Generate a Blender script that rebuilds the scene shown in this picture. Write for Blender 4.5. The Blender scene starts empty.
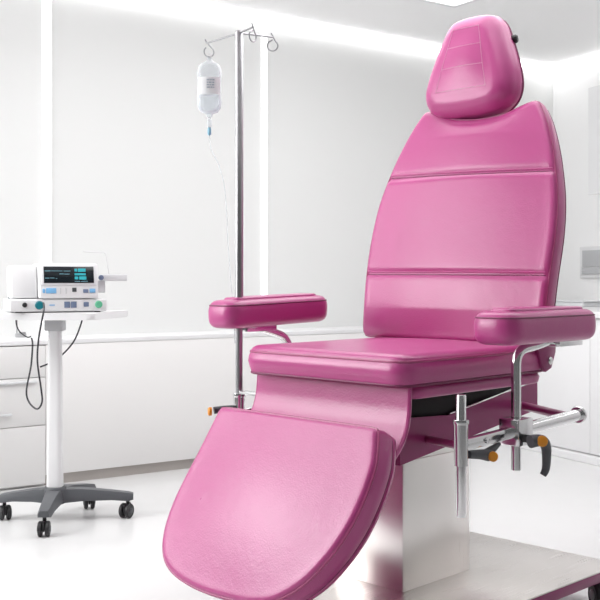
import bpy, bmesh, math, random
from mathutils import Vector, Matrix
from mathutils.bvhtree import BVHTree
from mathutils.geometry import interpolate_bezier

# ---------------------------------------------------------------- camera, world, light, exposure
SC = bpy.context.scene
COL = SC.collection
cam_d = bpy.data.cameras.new('camera'); cam = bpy.data.objects.new('camera', cam_d); COL.objects.link(cam)
cam.location = (0, 0, .95); cam.rotation_euler = (math.pi/2, 0, 0)
cam_d.sensor_width = 36; cam_d.lens = 60.0; cam_d.shift_y = -19/600; cam_d.clip_start = .05
SC.camera = cam
SC.view_settings.view_transform = 'Standard'; SC.view_settings.look = 'None'
SC.view_settings.gamma = 1; SC.view_settings.use_curve_mapping = False
SC.view_settings.exposure = 0.0
W = bpy.data.worlds.new('world'); SC.world = W; W.use_nodes = True
W.node_tree.nodes['Background'].inputs[0].default_value = (1, 1, 1, 1)
W.node_tree.nodes['Background'].inputs[1].default_value = .15

def area(name, loc, target, sx, sy, power, col=(1, 1, 1)):
    d = bpy.data.lights.new(name, 'AREA'); d.shape = 'RECTANGLE'; d.size = sx; d.size_y = sy
    d.energy = power; d.color = col
    o = bpy.data.objects.new(name, d); COL.objects.link(o); o.location = loc
    o.rotation_euler = (Vector(target)-Vector(loc)).to_track_quat('-Z', 'Y').to_euler()
    return o
area('added_area_left', (-3.7, 2.35, 1.72), (.2, 2.7, .85), 2.1, 1.4, 86)  # added unseen area light at left, aimed to give the footrest its highlight
PANEL_EMIT = 2.8
ADDED_PANEL_EMIT = 3.9

# ---------------------------------------------------------------- materials
def lin(r, g, b):
    f = lambda c: (c/255/12.92) if c/255 <= .04045 else ((c/255+.055)/1.055)**2.4
    return (f(r), f(g), f(b), 1)

def mat(name, rgb, rough=.5, metal=0, spec=.5, coat=0, bump=None, var=0, emit=None, trans=0, alpha=1, stretch=None):
    m = bpy.data.materials.new(name); m.use_nodes = True
    nt = m.node_tree; p = nt.nodes['Principled BSDF']
    p.inputs['Base Color'].default_value = lin(*rgb); p.inputs['Roughness'].default_value = rough
    p.inputs['Metallic'].default_value = metal; p.inputs['Specular IOR Level'].default_value = spec
    p.inputs['Coat Weight'].default_value = coat; p.inputs['Coat Roughness'].default_value = .25
    p.inputs['Transmission Weight'].default_value = trans; p.inputs['Alpha'].default_value = alpha
    if emit:
        p.inputs['Emission Color'].default_value = lin(*rgb); p.inputs['Emission Strength'].default_value = emit
    tc = nt.nodes.new('ShaderNodeTexCoord'); src = tc.outputs['Object']
    if stretch:
        mp = nt.nodes.new('ShaderNodeMapping'); mp.inputs['Scale'].default_value = stretch
        nt.links.new(src, mp.inputs[0]); src = mp.outputs[0]
    else:
        mp = nt.nodes.new('ShaderNodeMapping'); mp.inputs['Location'].default_value = (3.37, 5.13, 2.71); mp.inputs['Rotation'].default_value = (.35, .52, .21)
        nt.links.new(src, mp.inputs[0]); src = mp.outputs[0]
    if bump:
        for i, (sc, st, dist) in enumerate(bump):
            n = nt.nodes.new('ShaderNodeTexNoise'); n.inputs['Scale'].default_value = sc; n.inputs['Detail'].default_value = 3
            b = nt.nodes.new('ShaderNodeBump'); b.inputs['Strength'].default_value = st; b.inputs['Distance'].default_value = dist
            nt.links.new(src, n.inputs['Vector']); nt.links.new(n.outputs[0], b.inputs['Height'])
            if i: nt.links.new(prev.outputs[0], b.inputs['Normal'])
            prev = b
        nt.links.new(prev.outputs[0], p.inputs['Normal'])
    if var:
        n = nt.nodes.new('ShaderNodeTexNoise'); n.inputs['Scale'].default_value = 14 if not stretch else 1; n.inputs['Detail'].default_value = 4
        nt.links.new(src, n.inputs['Vector'])
        r = nt.nodes.new('ShaderNodeMapRange'); r.inputs['To Min'].default_value = rough-var; r.inputs['To Max'].default_value = rough+var
        nt.links.new(n.outputs[0], r.inputs[0]); nt.links.new(r.outputs[0], p.inputs['Roughness'])
    return m

M = {}
M['vinyl'] = mat('pink_vinyl', (184, 67, 134), .30, spec=.74, bump=[(230, .16, .003), (34, .05, .010)], var=.05)
M['piping'] = mat('pink_piping', (166, 66, 116), .28, spec=.6)
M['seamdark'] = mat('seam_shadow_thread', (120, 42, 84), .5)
M['thread'] = mat('pale_thread', (226, 178, 204), .6)
M['purple'] = mat('magenta_lacquer', (150, 52, 108), .28, spec=.5)
M['chrome'] = mat('polished_steel', (226, 226, 227), .14, 1)
M['polesteel'] = mat('satin_steel', (178, 178, 181), .28, 1)
M['steel'] = mat('brushed_steel', (250, 247, 244), .32, 1, var=.10, stretch=(420, 420, 4))
M['plate'] = mat('brushed_plate', (222, 217, 213), .30, 1, var=.10, stretch=(420, 4, 420))
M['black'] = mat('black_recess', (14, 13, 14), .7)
M['rubber'] = mat('black_rubber', (30, 30, 32), .45)
M['grey'] = mat('grey_plastic', (84, 86, 90), .45)
M['darkgrey'] = mat('dark_grey_plastic', (66, 68, 72), .4)
M['orange'] = mat('orange_cap', (232, 150, 40), .4)
M['wall_toned'] = mat('white_wall_toned_down', (231, 232, 231), .55, bump=[(60, .02, .002)])  # white wall darkened in colour for the left wall, offsetting the stronger light there
M['wall'] = mat('white_wall', (247, 247, 247), .55, bump=[(60, .02, .002)])
M['ceiling'] = mat('white_ceiling', (248, 248, 248), .7, bump=[(80, .02, .002)])
M['dado'] = mat('white_laminate', (233, 232, 231), .35, bump=[(40, .01, .001)])
M['kick'] = mat('taupe_skirting', (186, 180, 175), .5)
M['white'] = mat('white_plastic', (230, 230, 231), .35)
M['offwhite'] = mat('off_white_plastic', (226, 227, 229), .4)
M['lightgrey'] = mat('light_grey_plastic', (188, 189, 191), .45)
M['floor'] = mat('white_epoxy_floor', (218, 218, 218), .18, spec=.28, bump=[(3, .012, .02)], var=.03)
M['led'] = mat('led_strip', (255, 255, 255), .5, emit=1.15)
M['cove'] = mat('cove_light', (255, 255, 255), .5, emit=3.4)
M['panel'] = mat('lit_ceiling_panel', (255, 255, 255), .5, emit=PANEL_EMIT)
M['added_panel'] = mat('lit_ceiling_panel', (255, 255, 255), .5, emit=ADDED_PANEL_EMIT)  # glow of the extra panel added out of view
M['screen'] = mat('dark_screen', (22, 30, 36), .15)
M['teal'] = mat('teal_readout', (44, 160, 170), .4, emit=.25)
M['trace'] = mat('pale_trace', (120, 170, 182), .4, emit=.2)
M['blue'] = mat('blue_key', (120, 178, 222), .4)
M['bluegrey'] = mat('slate_key', (108, 122, 150), .4)
M['green'] = mat('green_socket', (96, 182, 144), .4)
M['tealplug'] = mat('teal_plug', (20, 118, 130), .35)
M['cable'] = mat('black_cable', (48, 48, 52), .4)
M['tealcable'] = mat('dark_teal_cable', (42, 84, 92), .4)
M['label'] = mat('bag_label', (244, 245, 247), .5)
M['ink'] = mat('label_ink', (178, 186, 198), .6)
M['cyan'] = mat('pale_blue_valve', (150, 200, 222), .35)

def clear_mat(name, rgb, mix):
    m = bpy.data.materials.new(name); m.use_nodes = True; nt = m.node_tree; nt.nodes.clear()
    out = nt.nodes.new('ShaderNodeOutputMaterial'); mx = nt.nodes.new('ShaderNodeMixShader')
    t = nt.nodes.new('ShaderNodeBsdfTransparent'); t.inputs[0].default_value = lin(*rgb)
    p = nt.nodes.new('ShaderNodeBsdfPrincipled'); p.inputs['Base Color'].default_value = lin(240, 243, 246); p.inputs['Roughness'].default_value = .12
    fr = nt.nodes.new('ShaderNodeLayerWeight'); fr.inputs[0].default_value = .28
    a = nt.nodes.new('ShaderNodeMath'); a.operation = 'ADD'; a.use_clamp = True; a.inputs[1].default_value = mix
    nt.links.new(fr.outputs['Facing'], a.inputs[0]); nt.links.new(a.outputs[0], mx.inputs[0])
    nt.links.new(t.outputs[0], mx.inputs[1]); nt.links.new(p.outputs[0], mx.inputs[2]); nt.links.new(mx.outputs[0], out.inputs[0])
    return m
M['clear'] = clear_mat('clear_soft_plastic', (246, 248, 250), .12)
M['fluid'] = clear_mat('clear_fluid', (252, 253, 254), 0)

# ---------------------------------------------------------------- helpers
def tag(o, label=None, cat=None, group=None, kind=None):
    for k, v in (('label', label), ('category', cat), ('group', group), ('kind', kind)):
        if v: o[k] = v
    return o

def empty(name, loc, rz=0, label=None, cat=None, group=None, kind=None):
    o = bpy.data.objects.new(name, None); COL.objects.link(o); o.location = loc; o.rotation_euler = (0, 0, rz)
    o.empty_display_size = .05
    return tag(o, label, cat, group, kind)

def put(name, bm, m, parent=None, smooth=True, angle=40):
    bmesh.ops.recalc_face_normals(bm, faces=bm.faces)
    me = bpy.data.meshes.new(name); bm.to_mesh(me); bm.free()
    if smooth:
        me.shade_smooth()
        me.set_sharp_from_angle(angle=math.radians(angle))
    o = bpy.data.objects.new(name, me); COL.objects.link(o)
    me.materials.append(M[m] if isinstance(m, str) else m)
    if parent: o.parent = parent
    return o

def box(bm, lo, hi, bev=0, seg=2, mx=None):
    r = bmesh.ops.create_cube(bm, size=1); vs = r['verts']
    for v in vs:
        v.co = Vector([lo[i]+(hi[i]-lo[i])*(v.co[i]+.5) for i in range(3)])
    if bev:
        es = list({e for v in vs for e in v.link_edges})
        q = bmesh.ops.bevel(bm, geom=es, offset=bev, segments=seg, affect='EDGES', profile=.5)
        vs = list({v for v in q['verts']} | {v for v in vs if v.is_valid})
    if mx is not None:
        for v in vs: v.co = mx @ v.co
    return vs

def bx(name, lo, hi, m, parent=None, bev=.003, mx=None, seg=2):
    bm = bmesh.new(); box(bm, lo, hi, bev, seg, mx); return put(name, bm, m, parent)

def smooth_path(pts, n=8, closed=False):
    P = [Vector(p) for p in pts]; out = []; L = len(P)
    rng = range(L) if closed else range(L-1)
    for i in rng:
        if closed: a, b, c, d = P[i-1], P[i], P[(i+1) % L], P[(i+2) % L]
        else: a, b, c, d = P[max(i-1, 0)], P[i], P[i+1], P[min(i+2, L-1)]
        for k in range(n):
            t = k/n
            out.append(.5*((2*b)+(c-a)*t+(2*a-5*b+4*c-d)*t*t+(3*b-a-3*c+d)*t**3))
    if not closed: out.append(P[-1])
    return out

def fillet_path(pts, r, n=6):
    P = [Vector(p) for p in pts]; out = [P[0]]
    for i in range(1, len(P)-1):
        a = (P[i-1]-P[i]); b = (P[i+1]-P[i]); d = min(r, a.length*.48, b.length*.48)
        A = P[i]+a.normalized()*d; B = P[i]+b.normalized()*d
        for k in range(n+1):
            t = k/n; out.append(A*(1-t)**2+P[i]*2*t*(1-t)+B*t*t)
    out.append(P[-1]); return out

def tube(bm, pts, r, seg=12, closed=False, cap=True, r2=None):
    P = [Vector(p) for p in pts]; n = len(P); rings = []
    up = None
    for i in range(n):
        if closed: t = P[(i+1) % n]-P[i-1]
        else: t = P[min(i+1, n-1)]-P[max(i-1, 0)]
        t.normalize()
        if up is None:
            up = Vector((0, 0, 1)) if abs(t.z) < .9 else Vector((1, 0, 0))
        s = t.cross(up).normalized(); up = s.cross(t).normalized()
        rr = r if r2 is None else r+(r2-r)*i/(n-1)
        rings.append([bm.verts.new(P[i]+(s*math.cos(a)+up*math.sin(a))*rr) for a in [2*math.pi*k/seg for k in range(seg)]])
    for i in range(n if closed else n-1):
        A, B = rings[i], rings[(i+1) % n]
        for k in range(seg): bm.faces.new((A[k], A[(k+1) % seg], B[(k+1) % seg], B[k]))
    if cap and not closed:
        bm.faces.new(rings[0]); bm.faces.new(rings[-1])

def tb(name, pts, r, m, parent=None, seg=12, closed=False, r2=None):
    bm = bmesh.new(); tube(bm, pts, r, seg, closed, True, r2); return put(name, bm, m, parent)

def lathe(bm, prof, seg=24, mx=None):
    rings = []
    for (r, z) in prof:
        rings.append([bm.verts.new((max(r, 1e-4)*math.cos(2*math.pi*k/seg), max(r, 1e-4)*math.sin(2*math.pi*k/seg), z)) for k in range(seg)])
    for A, B in zip(rings, rings[1:]):
        for k in range(seg): bm.faces.new((A[k], A[(k+1) % seg], B[(k+1) % seg], B[k]))
    bm.faces.new(rings[0]); bm.faces.new(rings[-1])
    if mx is not None:
        for R in rings:
            for v in R: v.co = mx @ v.co

def lt(name, prof, m, parent=None, mx=None, seg=24):
    bm = bmesh.new(); lathe(bm, prof, seg, mx); return put(name, bm, m, parent)

def axis(p, d):           # matrix that takes +Z to direction d at point p
    return Matrix.Translation(Vector(p)) @ Vector(d).normalized().to_track_quat('Z', 'Y').to_matrix().to_4x4()

def prism(bm, poly, z0, z1, mx=None, bev=0):
    a = [bm.verts.new((p[0], p[1], z0)) for p in poly]; b = [bm.verts.new((p[0], p[1], z1)) for p in poly]
    n = len(poly)
    fs = [bm.faces.new(a[::-1]), bm.faces.new(b)]
    for i in range(n): fs.append(bm.faces.new((a[i], a[(i+1) % n], b[(i+1) % n], b[i])))
    vs = a+b
    if bev:
        es = list({e for f in fs for e in f.edges})
        q = bmesh.ops.bevel(bm, geom=es, offset=bev, segments=2, affect='EDGES', profile=.5); vs = q['verts']+[v for v in vs if v.is_valid]
    if mx is not None:
        for v in set(vs): v.co = mx @ v.co

def rpoly(pts, radii, n=8):
    out = []; L = len(pts)
    for i in range(L):
        P = Vector(pts[i]); a = Vector(pts[i-1])-P; b = Vector(pts[(i+1) % L])-P
        r = radii[i] if isinstance(radii, (list, tuple)) else radii
        d = min(r, a.length*.49, b.length*.49); A = P+a.normalized()*d; B = P+b.normalized()*d
        for k in range(n+1):
            t = k/n; out.append(A*(1-t)**2+P*2*t*(1-t)+B*t*t)
    return out

def resample(pts, N):
    P = [Vector(p) for p in pts]; P.append(P[0].copy())
    d = [0]
    for a, b in zip(P, P[1:]): d.append(d[-1]+(b-a).length)
    out = []; j = 0
    for k in range(N):
        s = d[-1]*k/N
        while d[j+1] < s: j += 1
        t = (s-d[j])/max(d[j+1]-d[j], 1e-9); out.append(P[j].lerp(P[j+1], t))
    return out

def slab(outline, prof, fn, crown=0, N=200, K=24, cb=0, post=None, power=2, dome=None):
    """rounded upholstered pad: prof = [(inset, height)] from back edge round to front edge"""
    O = resample(outline, N)
    ar = sum(O[i-1].x*O[i].y-O[i].x*O[i-1].y for i in range(N))
    nr = []
    for i in range(N):
        t = (O[(i+2) % N]-O[i-2]).normalized(); n = Vector((t.y, -t.x))
        nr.append(-n if ar > 0 else n)                  # inward
    c = sum(O, Vector((0, 0)))/N
    bm = bmesh.new(); rings = []
    def ring(pp, h):
        rings.append([bm.verts.new(fn(p.x, p.y, h if post is None else post(p.x, p.y, h))) for p in pp])
    first = [O[i]+nr[i]*prof[0][0] for i in range(N)]; last = [O[i]+nr[i]*prof[-1][0] for i in range(N)]
    for k in range(6, 0, -1):
        q = 1-(k/6)*.98
        ring([c+(p-c)*q for p in first], prof[0][1]-cb*(1-q**power))
    for (ins, h) in prof: ring([O[i]+nr[i]*ins for i in range(N)], h)
    for k in range(1, K+1):
        q = 1-(k/K)*.985
        if dome is None: ring([c+(p-c)*q for p in last], prof[-1][1]+crown*(1-q**power))
        else:
            pp = [c+(p-c)*q for p in last]
            rings.append([bm.verts.new(fn(p.x, p.y, (post or (lambda u, v, h: h))(p.x, p.y, prof[-1][1]+crown*dome(p.x, p.y)*(1-q**24)))) for p in pp])
    for A, B in zip(rings, rings[1:]):
        for i in range(N): bm.faces.new((A[i], A[(i+1) % N], B[(i+1) % N], B[i]))
    bm.faces.new(rings[0]); bm.faces.new(rings[-1])
    bmesh.ops.recalc_face_normals(bm, faces=bm.faces)
    edge = [[fn(*(O[i]+nr[i]*ins), h) for i in range(N)] for (ins, h) in prof]
    return bm, edge

def pl_(pts, x):
    for (a, fa), (b, fb) in zip(pts, pts[1:]):
        if x <= b: return fa+(fb-fa)*max(0, (x-a)/(b-a))
    return pts[-1][1]
def bump2(t): return max(0, 1-t*t)**1.5
def arc(r, h0, h1, n=5, flip=False):    # quarter round from side to front (or back to side when flip)
    if not flip: return [(r*(1-math.cos(math.pi/2*k/n)), h0+(h1-h0)*math.sin(math.pi/2*k/n)) for k in range(n+1)]
    return [(r*(1-math.sin(math.pi/2*k/n)), h0+(h1-h0)*(1-math.cos(math.pi/2*k/n))) for k in range(n+1)]

# ---------------------------------------------------------------- the room
TH = math.atan2(.565, .825)                      # direction of the long wall
WL = Matrix.Translation((-1.109, 4.68, 0)) @ Matrix.Rotation(TH, 4, 'Z')     # x along wall, y into wall
WR = Matrix.Translation((1.777, 7.02, 0)) @ Matrix.Rotation(math.atan2(-.894, .447), 4, 'Z')   # x towards viewer, y into wall
CEIL = 2.445
def frame(name, lo, hi, m, F, kind='structure', bev=0, parent=None):
    o = bx(name, lo, hi, m, parent, bev)
    o.matrix_world = F
    if kind: o['kind'] = kind
    return o
bm = bmesh.new(); prism(bm, [(-4.6, -3), (4.8, -3), (4.8, 9.2), (-4.6, 9.2)], -.06, 0); fl = put('floor', bm, 'floor', smooth=False); fl['kind'] = 'structure'
bm = bmesh.new(); prism(bm, [(-4.6, -.2), (4.8, -.2), (4.8, 9.2), (-4.6, 9.2)], CEIL, CEIL+.08); ce = put('ceiling', bm, 'ceiling', smooth=False); ce['kind'] = 'structure'
frame('wall_left', (-3.4, .30, 0), (3.80, .42, CEIL), 'wall_toned', WL)
frame('wall_right', (-.05, 0, 0), (7.0, .12, CEIL), 'wall', WR)
frame('trim_1', (-.083, 0, .05), (3.50, .30, .655), 'dado', WL, bev=.002)               # low panelled run under the ledge
frame('trim_2', (-3.4, -.002, .6555), (3.56, .30, .678), 'white', WL, bev=.002)          # ledge
frame('baseboard_left', (-.083, .022, 0), (3.5, .30, .048), 'kick', WL)

def strip(name, lo, hi, F, label, group=None, m='led'):
    e = empty(name, (0, 0, 0), 0, label, 'light strip', group); e.matrix_world = F @ Matrix.Translation(((lo[0]+hi[0])/2, hi[1], lo[2]))
    q = lambda p: (p[0]-(lo[0]+hi[0])/2, p[1]-hi[1], p[2]-lo[2])
    bx('diffuser', q(lo), q(hi), m, e, 0)
    a = q(lo); b = q(hi)
    if hi[2]-lo[2] > 1:
        bx('channel', (a[0]-.004, b[1]-.003, a[2]), (a[0]-.0002, b[1], b[2]), 'white', e, 0); bx('channel', (b[0]+.0002, b[1]-.003, a[2]), (b[0]+.004, b[1], b[2]), 'white', e, 0)
    return e
strip('light_strip', (.008, .290, .682), (.052, .2995, 2.36), WL, 'vertical white light strip on left wall, rising behind the monitor cart')
strip('light_strip', (1.282, .290, .682), (1.318, .2995, 2.36), WL, 'vertical white light strip on left wall, just right of the drip pole')
strip('ceiling_light_strip', (-3.3, .255, CEIL-.036), (3.66, .2995, CEIL-.004), WL, 'long white light line along top of left wall under ceiling', m='cove')
strip('ceiling_light_strip', (.06, -.045, CEIL-.036), (6.9, -.0005, CEIL-.004), WR, 'white light line along top of the right wall above cabinets', m='cove')

def ceiling_panel(px, py, w, d, m, label):
    pl = empty('ceiling_light_panel', (0, 0, 0), 0, label, 'ceiling light')
    pl.matrix_world = Matrix.Translation((px, py, CEIL)) @ Matrix.Rotation(TH, 4, 'Z')      # far right corner of the panel
    bx('diffuser', (-w, -d, -.012), (0, 0, -.004), m, pl, 0)
    bm = bmesh.new()
    box(bm, (-w-.03, -d-.03, -.016), (-w-.002, .03, -.001)); box(bm, (.002, -d-.03, -.016), (.03, .03, -.001))
    box(bm, (-w-.002, .002, -.016), (.002, .03, -.001)); box(bm, (-w-.002, -d-.03, -.016), (.002, -d-.002, -.001))
    put('frame', bm, 'white', pl, False)
ceiling_panel(.83, 5.38, 2.1, 2.3, 'panel', 'bright ceiling light panel whose corner shows above the headrest')
ceiling_panel(-1.83, 3.85, 1.5, 1.4, 'added_panel', 'added unseen ceiling light panel at left, for sheen on the backrest')  # added out of view so the backrest picks up a broad sheen

# built-in drawers at left
dc = empty('drawer_cabinet', (0, 0, 0), 0, 'white built-in drawer cabinet at left edge behind the monitor cart', 'cabinet')
dc.matrix_world = WL @ Matrix.Translation((-.9, 0, 0))
X0, X1 = -.9, .8165
bx('body', (X0, .02, 0), (X1, .30, .655), 'dado', dc, .001)
for i, (a, b) in enumerate(((.5065, .651), (.2845, .5035), (.012, .2815))):
    d = bx('drawer', (X0, .0, a), (X1-.001, .0195, b), 'dado', dc, .002)
    if i < 2:
        zz = (.487, .343)[i]
        bm = bmesh.new(); box(bm, (-.45, -.014, zz-.005), (.80-.115*i-.03, -.0005, zz+.005), .002); put('handle', bm, 'offwhite', d)

# box standing on the ledge at far left
st = empty('tray', (0, 0, 0), 0, 'small pale grey tray on the white worktop at far left', 'tray')
st.matrix_world = WL @ Matrix.Translation((-.47, .10, .678))
bm = bmesh.new(); box(bm, (-.16, -.06, 0), (.16, .06, .036), .006); put('body', bm, 'lightgrey', st)
bm = bmesh.new(); box(bm, (-.165, -.065, .0365), (.165, .065, .046), .003); put('lid', bm, 'offwhite', st)

# right-hand cabinets
bc = empty('base_cabinet', (0, 0, 0), 0, 'white handleless base cabinet along the right wall behind the chair', 'cabinet'); bc.matrix_world = WR @ Matrix.Translation((1.0, -1.034, 0))
bm = bmesh.new(); prism(bm, [(-.53, .02), (-.66, 1.03), (3.0, 1.03), (3.0, .02)], .042, .755); put('body', bm, 'dado', bc, False)
bx('door', (-.53, 0, .046), (-.137, .0195, .752), 'white', bc, .001)
for k in range(5):
    a = -.135+k*.62 if k < 5 else 0
    bx('door', (a, 0, .046), (a+.618, .0195, .752), 'white', bc, .002)
bm = bmesh.new(); prism(bm, [(-.53, -.03), (-.66, 1.03), (3.0, 1.03), (3.0, -.03)], 0, .041, None, .003); put('plinth', bm, 'white', bc, False)
bm = bmesh.new(); prism(bm, [(-.53, -.015), (-.66, 1.03), (3.0, 1.03), (3.0, -.015)], .757, .79, None, .003)
ct = put('worktop', bm, 'white', None, False); ct.matrix_world = WR @ Matrix.Translation((1.0, -1.034, 0))
tag(ct, 'white worktop on the base cabinets along the right wall', 'worktop')
wc = empty('wall_cabinet', (0, 0, 0), 0, 'white wall cabinet high on right wall at picture edge', 'cabinet'); wc.matrix_world = WR @ Matrix.Translation((.728, -.35, 1.49))
bx('body', (0, .02, 0), (2.2, .349, .66), 'dado', wc, 0)
for k in range(3): bx('door', (k*.72+.001, 0, -.004), (k*.72+.716, .0195, .66), 'white', wc, .002)
ps = empty('wall_socket_panel', (0, 0, 0), 0, 'grey socket panel in white frame above the right worktop', 'socket'); ps.matrix_world = WR @ Matrix.Translation((.31, -.001, .99))
bx('frame', (-.02, -.02, -.02), (.40, 0, .19), 'white', ps, .004)
bx('upper_plate', (.01, -.026, .055), (.37, -.0205, .165), 'lightgrey', ps, .002)
bx('socket', (.01, -.028, .005), (.185, -.0205, .05), 'lightgrey', ps, .002); bx('socket', (.195, -.028, .005), (.37, -.0205, .05), 'lightgrey', ps, .002)
lb = empty('tray', (0, 0, 0), 0, 'low pale box made up for a faint grey reflection on right worktop', 'tray'); lb.matrix_world = WR @ Matrix.Translation((.50, -.30, .79))  # made-up thing standing in for a faint grey reflection on the worktop
bx('body', (-.20, -.08, 0), (.22, .08, .028), 'offwhite', lb, .004); bx('rim', (-.21, -.09, .0285), (.23, .09, .036), 'offwhite', lb, .003)

# ---------------------------------------------------------------- treatment chair (x = near side, y = back, z up)
ch = empty('treatment_chair', (.025, 2.6, 0), -math.pi/4, 'pink vinyl reclining treatment chair with armrests on steel column base', 'chair')
flat = lambda z0: (lambda u, v, h: Vector((u, v, z0+h)))

# seat
so = rpoly([(-.290, .033), (.287, .033), (.287, .70), (-.290, .70)], [.05, .05, .06, .06])
prof = arc(.012, 0, .010, 4, True)+[(-.004, .02), (-.008, .035), (-.006, .05), (-.001, .06)]+arc(.030, .062, .080, 5)
bm, ed = slab(so, prof, flat(.690), .013, 220, 24, dome=lambda u, v: bump2(u/.264)*bump2((v-.3675)/.306))
seat = put('seat', bm, 'vinyl', ch, angle=60)
bm = bmesh.new(); tube(bm, ed[9][::2], .0038, 8, True); put('piping', bm, 'piping', seat)
bm = bmesh.new(); tube(bm, ed[2][::2], .0045, 8, True); put('piping', bm, 'seamdark', seat)
so2 = rpoly([(-.276, .082), (.276, .082), (.276, .685), (-.276, .685)], [.045]*4)
bm, ed = slab(so2, arc(.008, 0, .008, 3, True)+[(-.003, .02)]+arc(.008, .024, .032, 3), flat(.656), 0, 160, 4)
put('seat_base', bm, 'vinyl', ch, angle=60)
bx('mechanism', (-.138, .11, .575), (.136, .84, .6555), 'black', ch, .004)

# backrest
def zb(z):
    pts = [(.6, .566), (.7, .575), (.811, .583), (.969, .606), (1.12, .644), (1.285, .690), (1.487, .752), (1.7, .820)]
    for (a, fa), (b, fb) in zip(pts, pts[1:]):
        if z <= b or b == 1.7:
            i = pts.index((a, fa)); 
            m0 = (fb-pts[i-1][1])/(b-pts[i-1][0]) if i else (fb-fa)/(b-a)
            m1 = (pts[i+2][1]-fa)/(pts[i+2][0]-a) if i+2 < len(pts) else (fb-fa)/(b-a)
            t = (z-a)/(b-a); d = b-a
            return (2*t**3-3*t*t+1)*fa+(t**3-2*t*t+t)*d*m0+(-2*t**3+3*t*t)*fb+(t**3-t*t)*d*m1
BT = .068
def fback(u, z, h):
    sl = (zb(z+.01)-zb(z-.01))/.02; q = 1/math.hypot(1, sl)
    e = min(1, max(0, (z-.80)/.40)); e = e*e*(3-2*e)
    return Vector((u-.006, zb(z)+(BT-h)*q, z-(BT-h)*sl*q-.011*e*u/.3))
half = [(.310, .772), (.330, .79), (.335, .88), (.338, .976), (.339, 1.09), (.330, 1.194), (.309, 1.285), (.281, 1.37), (.248, 1.445), (.222, 1.488)]
right = smooth_path([(a, b, 0) for a, b in half], 6)
top = smooth_path([(.196, 1.503, 0), (.16, 1.492, 0), (.09, 1.468, 0), (0, 1.460, 0)], 6)
R_ = [Vector((p.x, p.y)) for p in right]+[Vector((.214, 1.499))]+[Vector((p.x, p.y)) for p in top]
outl = R_+[Vector((-p.x, p.y)) for p in R_[::-1][1:]]
SEAM = (1.282, .972)
def groove(u, z, h):
    if h < BT*.6: return h
    d = 0
    for k, z0 in enumerate(SEAM):
        e = (z-(z0+(.003 if k == 0 else 0)*u/.3))
        d += .0075*math.exp(-(e/.010)**2)
    # panels puff a little between the seams
    return h-d
prof = arc(.010, 0, .010, 3, True)+[(-.003, .025), (-.003, .045)]+arc(.016, .052, .064, 4)
bm, ed = slab(outl, prof, fback, .016, 320, 60, 0, groove, dome=lambda u, v: bump2(u/(pl_([(b, a) for a, b in half], v)-.012))*min(1, max(0, (v-.785)/.08), max(0, (1.50-v)/.10)))
bvh = BVHTree.FromBMesh(bm)
backrest = put('backrest', bm, 'vinyl', ch, angle=179)
bm = bmesh.new(); tube(bm, ed[6][::2], .0036, 8, True); put('piping', bm, 'piping', backrest)
bm = bmesh.new(); tube(bm, ed[1][::2], .0042, 8, True); put('piping', bm, 'seamdark', backrest)
def ray_front(bv, l, z, lift=.001):
    hit = bv.ray_cast(Vector((l, -.3, z)), Vector((0, 1, 0)))
    return hit[0]-Vector((0, lift, 0)) if hit[0] else None
for z0 in SEAM:
    w = .300 if z0 > 1.1 else .328
    pts = [ray_front(bvh, w*(k/30-1)-.006, z0-.004-.011*(.5 if z0 < 1.1 else 1)*w*(k/30-1)/.3*(.39 if z0 < 1.1 else 1), -.0015) for k in range(61)]
    bm = bmesh.new(); tube(bm, [p for p in pts if p], .0026, 6); put('seam', bm, 'seamdark', backrest)
    pts = [ray_front(bvh, w*(k/30-1)-.006, z0+.005-.011*(.5 if z0 < 1.1 else 1)*w*(k/30-1)/.3*(.39 if z0 < 1.1 else 1), -.0008) for k in range(61)]
    bm = bmesh.new(); tube(bm, [p for p in pts if p], .0034, 6); put('welt', bm, 'vinyl', backrest)
# steel hinge bracket behind the seat
for s in (-1, 1):
    bm = bmesh.new()
    prism(bm, [(.585, .80), (.70, .80), (.695, .745), (.672, .70), (.64, .69), (.615, .72)], 0, .012, Matrix(((0, 0, 1, s*.296-.006), (1, 0, 0, .012), (0, 1, 0, 0), (0, 0, 0, 1))), .002)
    hb = put('hinge_bracket', bm, 'purple', ch)
    lt('bolt', [(.001, 0), (.011, 0), (.011, .006), (.006, .009), (.001, .009)], 'chrome', hb, axis((s*.3005, .672, .722), (s, 0, 0)), 14)

# headrest
HC = -.043
hh = [(.0, 1.468), (.06, 1.469), (.118, 1.480), (.155, 1.510), (.168, 1.552), (.161, 1.60), (.143, 1.655), (.119, 1.715), (.098, 1.76), (.070, 1.787), (.03, 1.795), (0, 1.796)]
hh = [(a, b+.008) for a, b in hh]
hr = smooth_path([(a, b, 0) for a, b in hh], 5)
hl = [Vector((p.x, p.y)) for p in hr]; hout = hl+[Vector((-p.x, p.y)) for p in hl[::-1][1:-1]]
HT = .135
def fhead(u, z, h):
    b0 = .695+.13*(z-1.47)
    q = .9916
    return Vector((u+HC, b0+(HT-h)*q, z-(HT-h)*.13*q))
prof = arc(.040, 0, .035, 6, True)+[(-.003, .050)]+arc(.058, .058, .120, 9)
bm, ed = slab(hout, prof, fhead, .012, 180, 26, dome=lambda u, v: bump2(u/max(.02, pl_([(b, a-.055) for a, b in hh[3:]], v)))*bump2((v-1.632)/.108))
bvh = BVHTree.FromBMesh(bm)
head = put('headrest', bm, 'vinyl', ch, angle=179)
bm = bmesh.new(); tube(bm, ed[5][::2], .0036, 8, True); put('piping', bm, 'seamdark', head)
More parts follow.
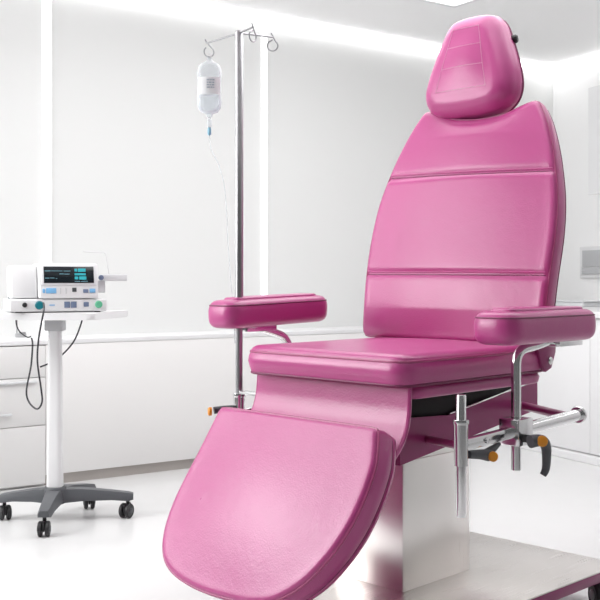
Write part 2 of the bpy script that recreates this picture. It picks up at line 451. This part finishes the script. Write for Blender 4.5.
def stitch(a, b, n=24):
    pts = [ray_front(bvh, a[0]+(b[0]-a[0])*k/n, a[1]+(b[1]-a[1])*k/n, 0.0003) for k in range(n+1)]
    bm = bmesh.new()
    for k in range(0, n):
        p, q = pts[k], pts[k+1]
        if p and q: tube(bm, [p, p.lerp(q, .75)], .0008, 5)
    put('stitching', bm, 'thread', head)
A, B_, C_, D_ = (-.092, 1.750), (.006, 1.750), (.050, 1.553), (-.140, 1.553)
stitch(A, B_); stitch(D_, C_, 40); stitch(A, D_, 40); stitch(B_, C_, 40)
lp = lambda P, Q, t: (P[0]+(Q[0]-P[0])*t, P[1]+(Q[1]-P[1])*t)
stitch(lp(A, D_, .30), lp(B_, C_, .30)); stitch(lp(A, D_, .635), lp(B_, C_, .635), 32)
kb = lt('adjusting_knob', [(.002, -.02), (.006, -.02), (.006, 0), (.013, .002), (.014, .014), (.010, .019), (.002, .019)], 'rubber', head, axis((.070, .835, 1.708), (1, .3, .1)), 18)
bm = bmesh.new(); box(bm, (HC-.022, .80, 1.30), (HC+.022, .812, 1.62), .003); put('headrest_post', bm, 'chrome', ch)

# footrest on its slope
fd = Vector((0, -.434, -.901)); fnn = Vector((0, -.901, .434)); F0 = Vector((0, -.070, .602))
FT = .090
def ffoot(u, s, h): return F0+Vector((u, 0, 0))+fd*s+fnn*(h-FT)
fh = [(.286, .0), (.296, .06), (.309, .13), (.324, .20), (.335, .285), (.327, .36), (.294, .418), (.232, .450), (.13, .468), (0, .474)]
fh = [(.286, .0), (.298, .06), (.312, .13), (.328, .20), (.341, .285), (.335, .36), (.304, .418), (.240, .452), (.13, .468), (0, .465)]
fnr = [(.286, .0), (.302, .05), (.309, .09), (.305, .16), (.289, .235), (.256, .31), (.203, .383), (.130, .438), (.055, .460), (0, .465)]
fn_ = [Vector((p.x, p.y)) for p in smooth_path([(a, b, 0) for a, b in fnr], 6)]
ff_ = [Vector((-p.x, p.y)) for p in smooth_path([(a, b, 0) for a, b in fh], 6)]
fo = [Vector((-.25, -.006)), Vector((.25, -.006)), Vector((.276, -.005)), Vector((.283, -.003))]+fn_[1:]+ff_[::-1][1:-1]+[Vector((-.283, -.003)), Vector((-.276, -.005))]
prof = arc(.010, 0, .010, 3, True)+[(-.002, .014), (.004, .019), (-.003, .026), (-.004, .050)]+arc(.013, .072, .087, 5)
bm, ed = slab(fo, prof, ffoot, .014, 260, 30, dome=lambda u, v: bump2(u/max(.02, pl_([(b, a-.018) for a, b in (fnr if u > 0 else fh)], v)))*bump2((v-.224)/.234))
foot = put('footrest', bm, 'vinyl', ch, angle=60)
bm = bmesh.new(); tube(bm, ed[9][::2], .0036, 8, True); put('piping', bm, 'piping', foot)
bm = bmesh.new(); tube(bm, ed[5][::2], .003, 8, True); put('piping', bm, 'seamdark', foot)

# vinyl flap between seat and footrest
pr = smooth_path([(.068, .693, 0), (.066, .66, 0), (.062, .625, 0), (.050, .588, 0), (.026, .555, 0), (-.006, .530, 0), (-.03, .52, 0)], 6)
bm = bmesh.new(); cols = 28; grid = []; grid2 = []
for i, p in enumerate(pr):
    t = i/(len(pr)-1); wd = .272+.018*t*t
    q = pr[min(i+1, len(pr)-1)]-pr[max(i-1, 0)]; q.normalize(); n = Vector((-abs(q.y) if q.y < 0 else -q.y, 0, 0))
    nb, nz = q.y, -q.x
    if nb > 0: nb, nz = -nb, -nz
    row = []; row2 = []
    for j in range(cols+1):
        x = wd*(2*j/cols-1)
        row.append(bm.verts.new((x, p.x, p.y))); row2.append(bm.verts.new((x, p.x-nb*.012, p.y-nz*.012)))
    grid.append(row); grid2.append(row2)
def skin(g, flip=False):
    for i in range(len(g)-1):
        for j in range(len(g[0])-1):
            f = (g[i][j], g[i][j+1], g[i+1][j+1], g[i+1][j]); bm.faces.new(f[::-1] if flip else f)
skin(grid); skin(grid2, True)
for i in range(len(grid)-1):
    for j in (0, cols): bm.faces.new((grid[i][j], grid[i+1][j], grid2[i+1][j], grid2[i][j]))
for i in (0, len(grid)-1):
    for j in range(cols): bm.faces.new((grid[i][j], grid[i][j+1], grid2[i][j+1], grid2[i][j]))
edges_ = [[v.co.copy()*.5+w.co.copy()*.5 for v, w in ((grid[i][j], grid2[i][j]) for i in range(len(grid)))] for j in (0, cols)]
flap = put('leg_flap', bm, 'vinyl', ch, angle=60)
for e in edges_:
    bm = bmesh.new(); tube(bm, e, .0065, 8); put('piping', bm, 'vinyl', flap)

# support tray under the seat
bm = bmesh.new()
SX = .147
def wedge(x0, x1):
    prism(bm, [(.19, .464), (.86, .552), (.86, .640), (.40, .577), (.19, .588)], x0, x1, Matrix(((0, 0, 1, 0), (1, 0, 0, 0), (0, 1, 0, 0), (0, 0, 0, 1))))
wedge(SX-.006, SX); wedge(-SX, -SX+.006)
prism(bm, [(-SX+.006, .19), (SX-.006, .19), (SX-.006, .196), (-SX+.006, .196)], .464, .590)
prism(bm, [(-SX+.006, .854), (SX-.006, .854), (SX-.006, .86), (-SX+.006, .86)], .552, .640)
q = bmesh.ops.create_cube(bm, size=1)
for v in q['verts']:
    y = .196 if v.co.y < 0 else .854
    v.co = Vector((v.co.x*2*(SX-.006), y, (.466 if y < .5 else .554)+(.004 if v.co.z > 0 else 0)))
tray = put('support_tray', bm, 'purple', ch, False)
bm = bmesh.new(); tube(bm, [(SX-.003, .41, .580), (SX-.003, .856, .642)], .0035, 8); put('edge_trim', bm, 'chrome', tray)

# column and platform
bx('column', (-.132, .222, .118), (.130, .527, .468), 'steel', ch, .004)
bx('column_sleeve', (-.126, .228, .45), (.124, .521, .50), 'steel', ch, .002)
bm = bmesh.new(); prism(bm, [(-.40, .02), (.385, .02), (.408, .89), (-.41, .89)], .086, .114, None, .002); pf = put('platform', bm, 'purple', ch)
bm = bmesh.new(); prism(bm, [(-.40, .02), (.385, .02), (.408, .89), (-.41, .89)], .1145, .119, None, .001); put('top_plate', bm, 'plate', pf)
def caster(parent, p, az, r=.042, w=.030, hub='lightgrey'):
    e = bpy.data.objects.new('caster', None); COL.objects.link(e); e.parent = parent; e.location = p; e.rotation_euler = (0, 0, az)
    for s in (-1, 1):
        bm = bmesh.new(); x0 = s*w*.62
        lathe(bm, [(r*.2, -w*.36), (r*.86, -w*.36), (r, -w*.2), (r, w*.2), (r*.86, w*.36), (r*.2, w*.36)], 26, axis((x0, -.012, r), (1, 0, 0))); put('wheel', bm, 'rubber', e)
        lt('wheel_hub', [(.001, 0), (r*.45, 0), (r*.4, .003), (.001, .004)], hub, e, axis((x0+s*w*.36, -.012, r), (s, 0, 0)), 18)
    bm = bmesh.new()
    box(bm, (-w*.2, -r*.75-.012, r*.7), (w*.2, r*.75, r*1.95), r*.14)
    tube(bm, [(0, 0, r*1.6), (0, 0, 2*r+.012)], r*.26, 12)
    tube(bm, [(-w*.9, -.012, r), (w*.9, -.012, r)], r*.16, 10)
    put('fork', bm, 'rubber', e)
    return e
for (x, y, a) in ((.372, .835, .9), (-.36, .84, -.5), (.35, .08, .4), (-.35, .08, 1.2)):
    caster(ch, (x, y, 0), a, .036, .030)

# side rails
def orange_cap(p, d, parent, r=.0125):
    lt('cap', [(.001, -.004), (r, -.004), (r, .003), (r*.8, .0055), (.001, .006)], 'orange', parent, axis(p, d), 20)
def tier(name, s, parent): return None
rails = []
for s in (1, -1):
    X = s*.40
    z0, z1 = .556, .578
    bm = bmesh.new()
    d = Vector((0, .40-.11, (z1-z0)*.53)); 
    mxr = axis((X, .115, z0), (0, .55, z1-z0))
    box(bm, (-.010, -.014, 0), (.010, .014, .26), .003, 2, mxr)
    rail = put('side_rail', bm, 'chrome', ch); rails.append(rail)
    zz = lambda b: z0+(z1-z0)*(b-.115)/.55
    tb('rail_tube', [(X, .36, zz(.36)), (X, .655, zz(.655))], .0165, 'chrome', rail, 20)
    lt('end_flange', [(.002, 0), (.022, 0), (.024, .003), (.024, .009), (.020, .012), (.013, .012), (.012, .009), (.002, .009)], 'chrome', rail, axis((X, .655, zz(.655)), (0, .55, z1-z0)), 24)
    # cross struts from the tray
    tb('strut', [(s*.146, .31, .520), (X, .118, .553)], .0105, 'purple' if s > 0 else 'chrome', rail, 16)
    tb('strut', [(s*.146, .757, .575), (X, .612, .576)], .0125, 'purple', rail, 16)
    # socket for a pole
    so_ = lt('pole_socket', [(.0125, .508), (.0168, .508), (.0168, .606), (.0125, .606)], 'chrome', rail, Matrix.Translation((X, .11, 0)), 24)
    lt('collar', [(.0125, .6065), (.0185, .6065), (.0195, .612), (.0185, .618), (.0125, .618)], 'chrome', so_, Matrix.Translation((X, .11, 0)), 24)
    if s > 0:
        lt('socket_pin', [(.001, .385), (.0112, .385), (.0122, .388), (.0122, .676), (.0108, .678), (.001, .678)], 'chrome', rail, Matrix.Translation((X, .11, 0)), 20)
    else:
        bx('bracket_arm', (-.385, .095, .618), (-.20, .125, .626), 'chrome', rail, .002)
    # small locking lever on the rail
    lz = (.528 if s > 0 else .560)
    lv = empty('locking_lever', (0, 0, 0)); lv.parent = ch
    bm = bmesh.new()
    if s > 0:
        tube(bm, smooth_path([(X+.004, .135, lz+.004), (X+.010, .175, lz), (X+.014, .205, lz-.006)], 5), .010, 12, r2=.0145)
        tube(bm, [(X+.006, .200, lz-.004), (X+.002, .245, lz+.006), (X, .27, lz+.014)], .012, 12, r2=.006)
        put('handle', bm, 'grey', lv)
        orange_cap((X+.030, .200, lz-.006), (.85, -.5, 0), lv)
        tube_bm = bmesh.new(); tube(tube_bm, [(X+.012, .205, lz-.005), (X+.026, .2015, lz-.006)], .0125, 14); put('hub', tube_bm, 'grey', lv)
        lt('bolt', [(.001, 0), (.007, 0), (.007, .005), (.001, .007)], 'chrome', lv, axis((X+.0105, .20, zz(.2)), (1, 0, 0)), 12)
    else:
        tube(bm, [(X-.02, .03, lz+.012), (X-.006, .055, lz+.016), (X, .10, lz+.016)], .011, 12, r2=.008); put('handle', bm, 'darkgrey', lv)
        orange_cap((X-.024, .018, lz+.010), (-.5, -.85, 0), lv, .0125)

# armrests
def armrest(cx, b0, b1, zb0, tilt, post_pts, clamp_b, s):
    e = empty('armrest', (0, 0, 0)); e.parent = ch
    o = rpoly([(cx-.066, b0), (cx+.066, b0), (cx+.066, b1), (cx-.066, b1)], [.055, .055, .062, .062], 10)
    fn = lambda u, v, h: Vector((u, v, zb0+h+tilt*(v-b0)))
    prof = [(.036*abs(2*k/14-1)**2.6, .042-.042*math.cos(math.pi*k/14)) for k in range(15)]
    prof = [(.044, 0)]+prof+[(.044, .084)]
    bm, ed = slab(o, prof, fn, .003, 160, 10, power=3)
    pad = put('pad', bm, 'vinyl', e, angle=65)
    bm = bmesh.new(); tube(bm, ed[11][::2], .0022, 8, True); put('piping', bm, 'seamdark', pad)
    o2 = rpoly([(cx-.034, b0+.05), (cx+.034, b0+.05), (cx+.034, b1-.04), (cx-.034, b1-.04)], .02, 6)
    bm, ed = slab(o2, [(0, .080)]+arc(.008, .084, .0905, 4), fn, .002, 100, 6); put('pad_insert', bm, 'vinyl', pad, angle=65)
    tb('post', fillet_path(post_pts, .055, 10), .0125, 'chrome', e, 20)
    p1 = Vector(post_pts[-1])
    zz = .556+.022*(clamp_b-.115)/.55
    bm = bmesh.new(); box(bm, (s*.40-.030, clamp_b-.034, zz-.034), (s*.40+.030, clamp_b+.034, zz+.034), .003); cl = put('clamp_block', bm, 'chrome', e)
    bm = bmesh.new(); box(bm, (cx-.03, p1.y-.02, zb0-.014+tilt*(p1.y-b0)), (cx+.03, p1.y+.10, zb0-.001+tilt*(p1.y-b0)+.004), .002); put('mounting_plate', bm, 'chrome', e)
    return e, cl
an, cl = armrest(.418, .198, .645, .791, .0, [(.40, .348, .466), (.40, .348, .772), (.41, .43, .782), (.418, .50, .798)], .348, 1)
lv = bpy.data.objects.new('clamp_lever', None); COL.objects.link(lv); lv.parent = an; lv.location = (0, -.040, .004)
bm = bmesh.new(); tube(bm, [(.430, .372, .548), (.470, .380, .548)], .010, 14); put('spindle', bm, 'rubber', lv)
bm = bmesh.new()
tube(bm, smooth_path([(.462, .355, .545), (.474, .385, .546), (.476, .405, .530), (.474, .412, .500), (.470, .415, .470), (.466, .408, .455)], 6), .0165, 14, r2=.0085)
put('handle', bm, 'grey', lv)
orange_cap((.486, .372, .547), (.75, -.6, .1), lv, .014)
af, cl2 = armrest(-.415, .034, .468, .809, .030, [(-.40, .318, .466), (-.40, .318, .772), (-.41, .235, .800), (-.415, .15, .816)], .318, -1)

# ---------------------------------------------------------------- drip pole and bag
ps_ = ch.matrix_basis.copy() if False else (Matrix.Translation((.025, 2.6, 0)) @ Matrix.Rotation(-math.pi/4, 4, 'Z'))
P0 = ps_ @ Vector((-.40, .11, .502))
ip = empty('drip_pole', P0, 0, 'tall steel drip pole with hooks clamped at far side of pink chair', 'drip pole')
TOPZ = 1.690-P0.z
lt('pole', [(.001, 0), (.0105, 0), (.0105, .36), (.0122, .362), (.0122, TOPZ-.004), (.010, TOPZ), (.001, TOPZ)], 'polesteel', ip, None, 20)
ends = [(-.107, .11, -.004), (.098, .036, -.003), (.044, -.085, -.004)]
for (x, y, dz) in ends:
    bm = bmesh.new()
    d = Vector((x, y, 0)).normalized(); e = Vector((x, y, TOPZ-.006+dz))
    tube(bm, [Vector((d.x*.008, d.y*.008, TOPZ-.006)), e], .0030, 8)
    side = Vector((1, 0, 0)) if abs(d.x) > .55 else Vector((.5, .87, 0))
    side = Vector((.92, .38, 0)) if x < 0 else (Vector((1, 0, 0)) if x > .07 else Vector((.6, .8, 0)))
    k = e+Vector((0, 0, .004))
    R = .0155
    cx = k+side*(.008 if x < 0 else 0)+Vector((0, 0, -.030))
    loop = [k+side*-.004+Vector((0, 0, .008)), k]
    for a in range(55, -236, -18):
        loop.append(cx+side*(R*math.cos(math.radians(a)))+Vector((0, 0, R*math.sin(math.radians(a)))))
    if x > 0: loop.append(k+Vector((0, 0, -.012)))
    tube(bm, smooth_path(loop, 3), .0022, 8)
    put('hook', bm, 'polesteel', ip)

bagp = P0+Vector((ends[0][0]+.0085, ends[0][1]+.0035, TOPZ-.006-.004-.036))
ib = empty('drip_bag', bagp, 0, 'clear drip bottle with white label hanging from left hook of pole', 'drip bag')
def squash(prof, k, m, name, parent, seg=28):
    bm = bmesh.new(); lathe(bm, prof, seg)
    for v in bm.verts: v.co.y *= k
    return put(name, bm, m, parent)
body = squash([(.002, -.192), (.009, -.19), (.010, -.182), (.026, -.176), (.035, -.164), (.0375, -.148), (.0365, -.125), (.0355, -.10), (.0365, -.075), (.0375, -.056), (.035, -.038), (.026, -.026), (.013, -.020), (.008, -.014), (.006, -.006), (.002, -.005)], .62, 'clear', 'bottle', ib)
squash([(.002, -.178), (.024, -.174), (.033, -.163), (.0355, -.148), (.0345, -.122), (.002, -.122)], .60, 'fluid', 'fluid', ib)
tb('hanger', smooth_path([(0, 0, -.012), (-.005, 0, -.004), (0, 0, .004), (.005, 0, -.004)], 5, True), .0012, 'white', ib, 6, True)
bm = bmesh.new(); L = 12
rows = [[], []]
for k in range(L+1):
    a = math.radians(-90-62+124*k/L); 
    for q, z in enumerate((-.124, -.070)): rows[q].append(bm.verts.new((.0385*math.cos(a), .0385*.62*math.sin(a)-.0006, z)))
for k in range(L): bm.faces.new((rows[0][k], rows[0][k+1], rows[1][k+1], rows[1][k]))
lab = put('label', bm, 'label', ib)
bm = bmesh.new(); random.seed(4)
for r, z in enumerate((-.080, -.088, -.0955, -.103)):
    x = -.006
    for w in ((.008, .005, .007), (.004, .009, .006), (.007, .004, .008), (.010, .006, .003))[r]:
        for (xa, xb) in ((x, x+w),):
            ya = -.62*math.sqrt(max(.0385**2-((xa+xb)/2)**2, 0))-.0022
            box(bm, (xa, ya, z-.0019), (xb, ya+.0006, z+.0019))
        x += w+.002
put('printing', bm, 'ink', lab, False)
lt('drip_chamber', [(.001, -.222), (.006, -.222), (.0075, -.217), (.0075, -.200), (.004, -.196), (.004, -.190), (.001, -.190)], 'clear', ib, None, 16)
lt('valve', [(.001, -.247), (.004, -.246), (.0058, -.242), (.0058, -.228), (.0045, -.2225), (.001, -.222)], 'cyan', ib, None, 16)
tb('tubing', smooth_path([(0, 0, -.246), (.006, -.002, -.29), (.03, -.012, -.34), (.050, -.025, -.42), (.062, -.045, -.60), (.078, -.075, -.78), (.085, -.09, -.88)], 8), .0014, 'clear', ib, 6)

# ---------------------------------------------------------------- monitor cart
CX, CY = -.975, 3.98
mc = empty('monitor_cart', (CX, CY, 0), 0, 'white pedestal cart on grey star base with black casters at left', 'cart')
base = bpy.data.objects.new('base', None); COL.objects.link(base); base.parent = mc
casts = [(.022, -.25), (.282, .045), (.092, .205), (-.205, .012)]
for (x, y) in casts:
    d = Vector((x, y, 0)); n = Vector((-d.y, d.x, 0)).normalized(); u = d.normalized(); L = d.length+.022
    bm = bmesh.new(); secs = []
    for t, w, zt, h in ((0, .038, .126, .056), (.35, .034, .123, .046), (.72, .028, .110, .034), (.94, .025, .101, .032), (1, .020, .096, .022)):
        p = u*L*t
        ring = []
        for (a, b) in ((-1, -1), (1, -1), (1, -.15), (.72, 1), (-.72, 1), (-1, -.15)):
            ring.append(bm.verts.new(p+n*w*a+Vector((0, 0, zt-h*.5+b*h*.5))))
        secs.append(ring)
    for A_, B2 in zip(secs, secs[1:]):
        for i in range(6): bm.faces.new((A_[i], A_[(i+1) % 6], B2[(i+1) % 6], B2[i]))
    bm.faces.new(secs[0]); bm.faces.new(secs[-1])
    put('leg', bm, 'grey', base, angle=30)
lt('hub', [(.002, .066), (.040, .066), (.046, .072), (.046, .126), (.040, .134), (.002, .134)], 'grey', base, None, 28)
for i, (x, y) in enumerate(casts): caster(mc, (x, y, 0), (.1, -.35, .3, .5)[i], .029, .022, 'darkgrey')
bm = bmesh.new(); rr = rpoly([(-.031, -.028), (.031, -.028), (.031, .028), (-.031, .028)], .02, 5)
prism(bm, [(p.x, p.y) for p in rr], .134, .752); 
for v in bm.verts:
    if v.co.z > .5: v.co.x *= .82; v.co.y *= .85
put('column', bm, 'white', mc, angle=30)
bx('bracket', (-.036, -.034, .752), (.036, .034, .800), 'lightgrey', mc, .004)
TB = Matrix.Rotation(math.radians(-4), 4, 'Z')
bm = bmesh.new(); rr = rpoly([(-.33, -.17), (.205, -.17), (.245, .23), (-.33, .23)], [.03, .03, .03, .03], 6)
prism(bm, [(p.x, p.y) for p in rr], .8005, .828, TB, .005); put('tabletop', bm, 'white', mc, angle=35)
bm = bmesh.new(); tube(bm, [(-.118, -.12, .800), (-.118, -.12, .745)], .003, 8); box(bm, (-.123, -.128, .732), (-.083, -.110, .748), .003)
box(bm, (-.11, -.126, .748), (-.085, -.112, .753), .001); put('cable_hook', bm, 'lightgrey', mc)
pass
# ---------------------------------------------------------------- patient monitor
MR = math.radians(22)
pm = empty('patient_monitor', (-.958, 3.93, .8285), MR, 'white patient monitor with dark teal screen standing on the cart top', 'monitor')
Z3 = Matrix.Identity(4)
bm = bmesh.new(); box(bm, (-.185, -.085, .004), (.185, .16, .052), .006, 3); low = put('lower_unit', bm, 'white', pm)
for sx in (-.15, .15):
    for sy in (-.06, .13): tb('foot', [(sx, sy, 0), (sx, sy, .0045)], .012, 'rubber', pm)
FY = -.092
def wedge_body(x0, x1, y0, y1, z0, z1, slope, bev, name, m, parent):
    bm = bmesh.new()
    prism(bm, [(y0, z0), (y1, z0), (y1, z1), (y0+slope*(z1-z0), z1)], x0, x1, Matrix(((0, 0, 1, 0), (1, 0, 0, 0), (0, 1, 0, 0), (0, 0, 0, 1))), bev)
    return put(name, bm, m, parent, angle=35)
SL = .20
up = wedge_body(-.075, .150, FY, .13, .054, .190, SL, .007, 'housing', 'white', pm)
wedge_body(-.175, -.0755, FY+.05, .13, .054, .182, SL*.8, .010, 'side_housing', 'white', pm)
ang = math.atan(SL)
# front plane frame: origin bottom-left of front face, x right, y up along the face
FP = Matrix.Translation((-.075, FY, .054)) @ Matrix.Rotation(math.pi/2-ang, 4, 'X') @ Matrix.Diagonal((.918, 1, 1, 1))
def face(name, x0, y0, x1, y1, m, parent, d=.002, base=.0, bev=.0008):
    return bx(name, (x0, y0, base), (x1, y1, base+d), m, parent, bev, FP)
H_ = .136*math.hypot(1, SL)
bez = face('bezel', .008, .052, .237, H_-.006, 'offwhite', pm, .004, .0, .002)
scr = face('screen', .018, .060, .226, H_-.014, 'screen', pm, .0015, .0042, .0005)
random.seed(7)
def lines(name, rects, m, base=.006):
    bm = bmesh.new()
    for (a, b, c, d) in rects: box(bm, (a, b, base), (c, d, base+.0004), 0, 2, FP)
    return put(name, bm, m, scr, False)
lines('trace', [(.022, .106, .045, .1085), (.047, .1065, .095, .108), (.10, .106, .128, .1078)]+[(.022, .078, .04, .080), (.043, .0785, .062, .0802), (.067, .077, .072, .0785)]+[(.082, .0945, .10, .0965), (.103, .094, .124, .096)], 'trace')
lines('readout', [(.145, .105, .157, .116), (.160, .104, .192, .117), (.145, .090, .192, .0985), (.145, .0745, .160, .085), (.164, .073, .194, .086)], 'teal')
lines('status_text', [(.145, .0655, .168, .0672), (.172, .0655, .20, .0672)], 'trace')
for (a, c, m, y0, y1) in ((.012, .022, 'blue', .022, .038), (.026, .068, 'blue', .020, .041), (.085, .087, 'lightgrey', .018, .042), (.107, .109, 'lightgrey', .018, .042), (.134, .152, 'darkgrey', .026, .042), (.180, .201, 'bluegrey', .022, .036), (.207, .231, 'blue', .022, .038)):
    face('key', a, y0, c, y1, m, pm, .0025, .0002)
# sockets on the lower unit
def sock(x, z, r, m, name='socket'):
    return lt(name, [(.001, 0), (r, 0), (r, .005), (r*.8, .008), (.001, .008)], m, pm, axis((x, -.085, z), (0, -1, 0)), 18)
sock(-.130, .030, .0095, 'rubber'); sock(-.076, .029, .0165, 'tealplug', 'plug'); sock(.150, .030, .0145, 'green')
bm = bmesh.new(); box(bm, (-.038, -.087, .027), (-.018, -.0852, .031)); put('marking', bm, 'blue', pm, False)
for (a, c) in ((.018, .040), (.043, .065)): bx('key', (a, -.0875, .018), (c, -.0852, .042), 'bluegrey', pm, .001)
bx('key', (.092, -.0885, .022), (.112, -.0852, .040), 'bluegrey', pm, .002)
# sensor arm at right
arm = bx('side_bracket', (.1505, -.02, .075), (.190, .05, .125), 'offwhite', pm, .004)
bx('clamp', (.170, -.035, .122), (.275, -.005, .148), 'offwhite', arm, .004)
lt('clamp_knob', [(.001, 0), (.010, 0), (.010, .012), (.001, .014)], 'bluegrey', arm, axis((.168, -.036, .135), (0, -1, 0)), 16)
tb('rod', fillet_path([(.205, -.02, .148), (.190, -.02, .235), (.102, -.02, .238)], .01), .0026, 'white', arm, 8)

# cables
def wpt(u, v, Y): return Vector(((u-300)/1000*Y, Y, .95-(v-281)/1000*Y))
def cable(name, pts, r, m, label):
    bm = bmesh.new(); o0 = Vector(pts[0]); tube(bm, [p-o0 for p in smooth_path(pts, 10)], r, 8)
    o = put(name, bm, m); o.location = o0
    return tag(o, label, 'cable')
cable('cable', [wpt(43.5, 303, 3.795), wpt(44, 309, 3.76), wpt(42, 320, 3.75), wpt(38.5, 340, 3.77), wpt(37.5, 362, 3.78), wpt(41, 388, 3.78), wpt(42, 402, 3.78), wpt(37, 409, 3.78), wpt(29, 402, 3.80), wpt(26.5, 390, 3.81), wpt(31, 366, 3.82), wpt(32.5, 345, 3.83), wpt(31.5, 338, 3.84)], .0034, 'cable', 'thin black cable looping down from the teal plug on the monitor')
cable('cable', [wpt(83, 314, 4.08), wpt(81, 324, 4.07), wpt(74, 341, 4.06), wpt(63, 354, 4.05), wpt(52, 362, 4.045), wpt(40, 367, 4.03)], .0034, 'cable', 'black cable drooping from cart top and passing behind the white column')
cable('cable', [wpt(22, 287, 3.99), wpt(15, 288.5, 3.98), wpt(10.5, 293, 3.97), wpt(9, 298, 3.965), wpt(11.5, 306, 3.96), wpt(15, 311, 3.95)], .0036, 'tealcable', 'short dark teal cable curling at left side of the monitor')
cable('cable', [wpt(16, 318.5, 3.84), wpt(16.5, 325, 3.84), wpt(20, 332, 3.84), wpt(27, 337, 3.84), wpt(31, 336.5, 3.845)], .0024, 'cable', 'thin grey cable sagging from cart top to the cable hook')
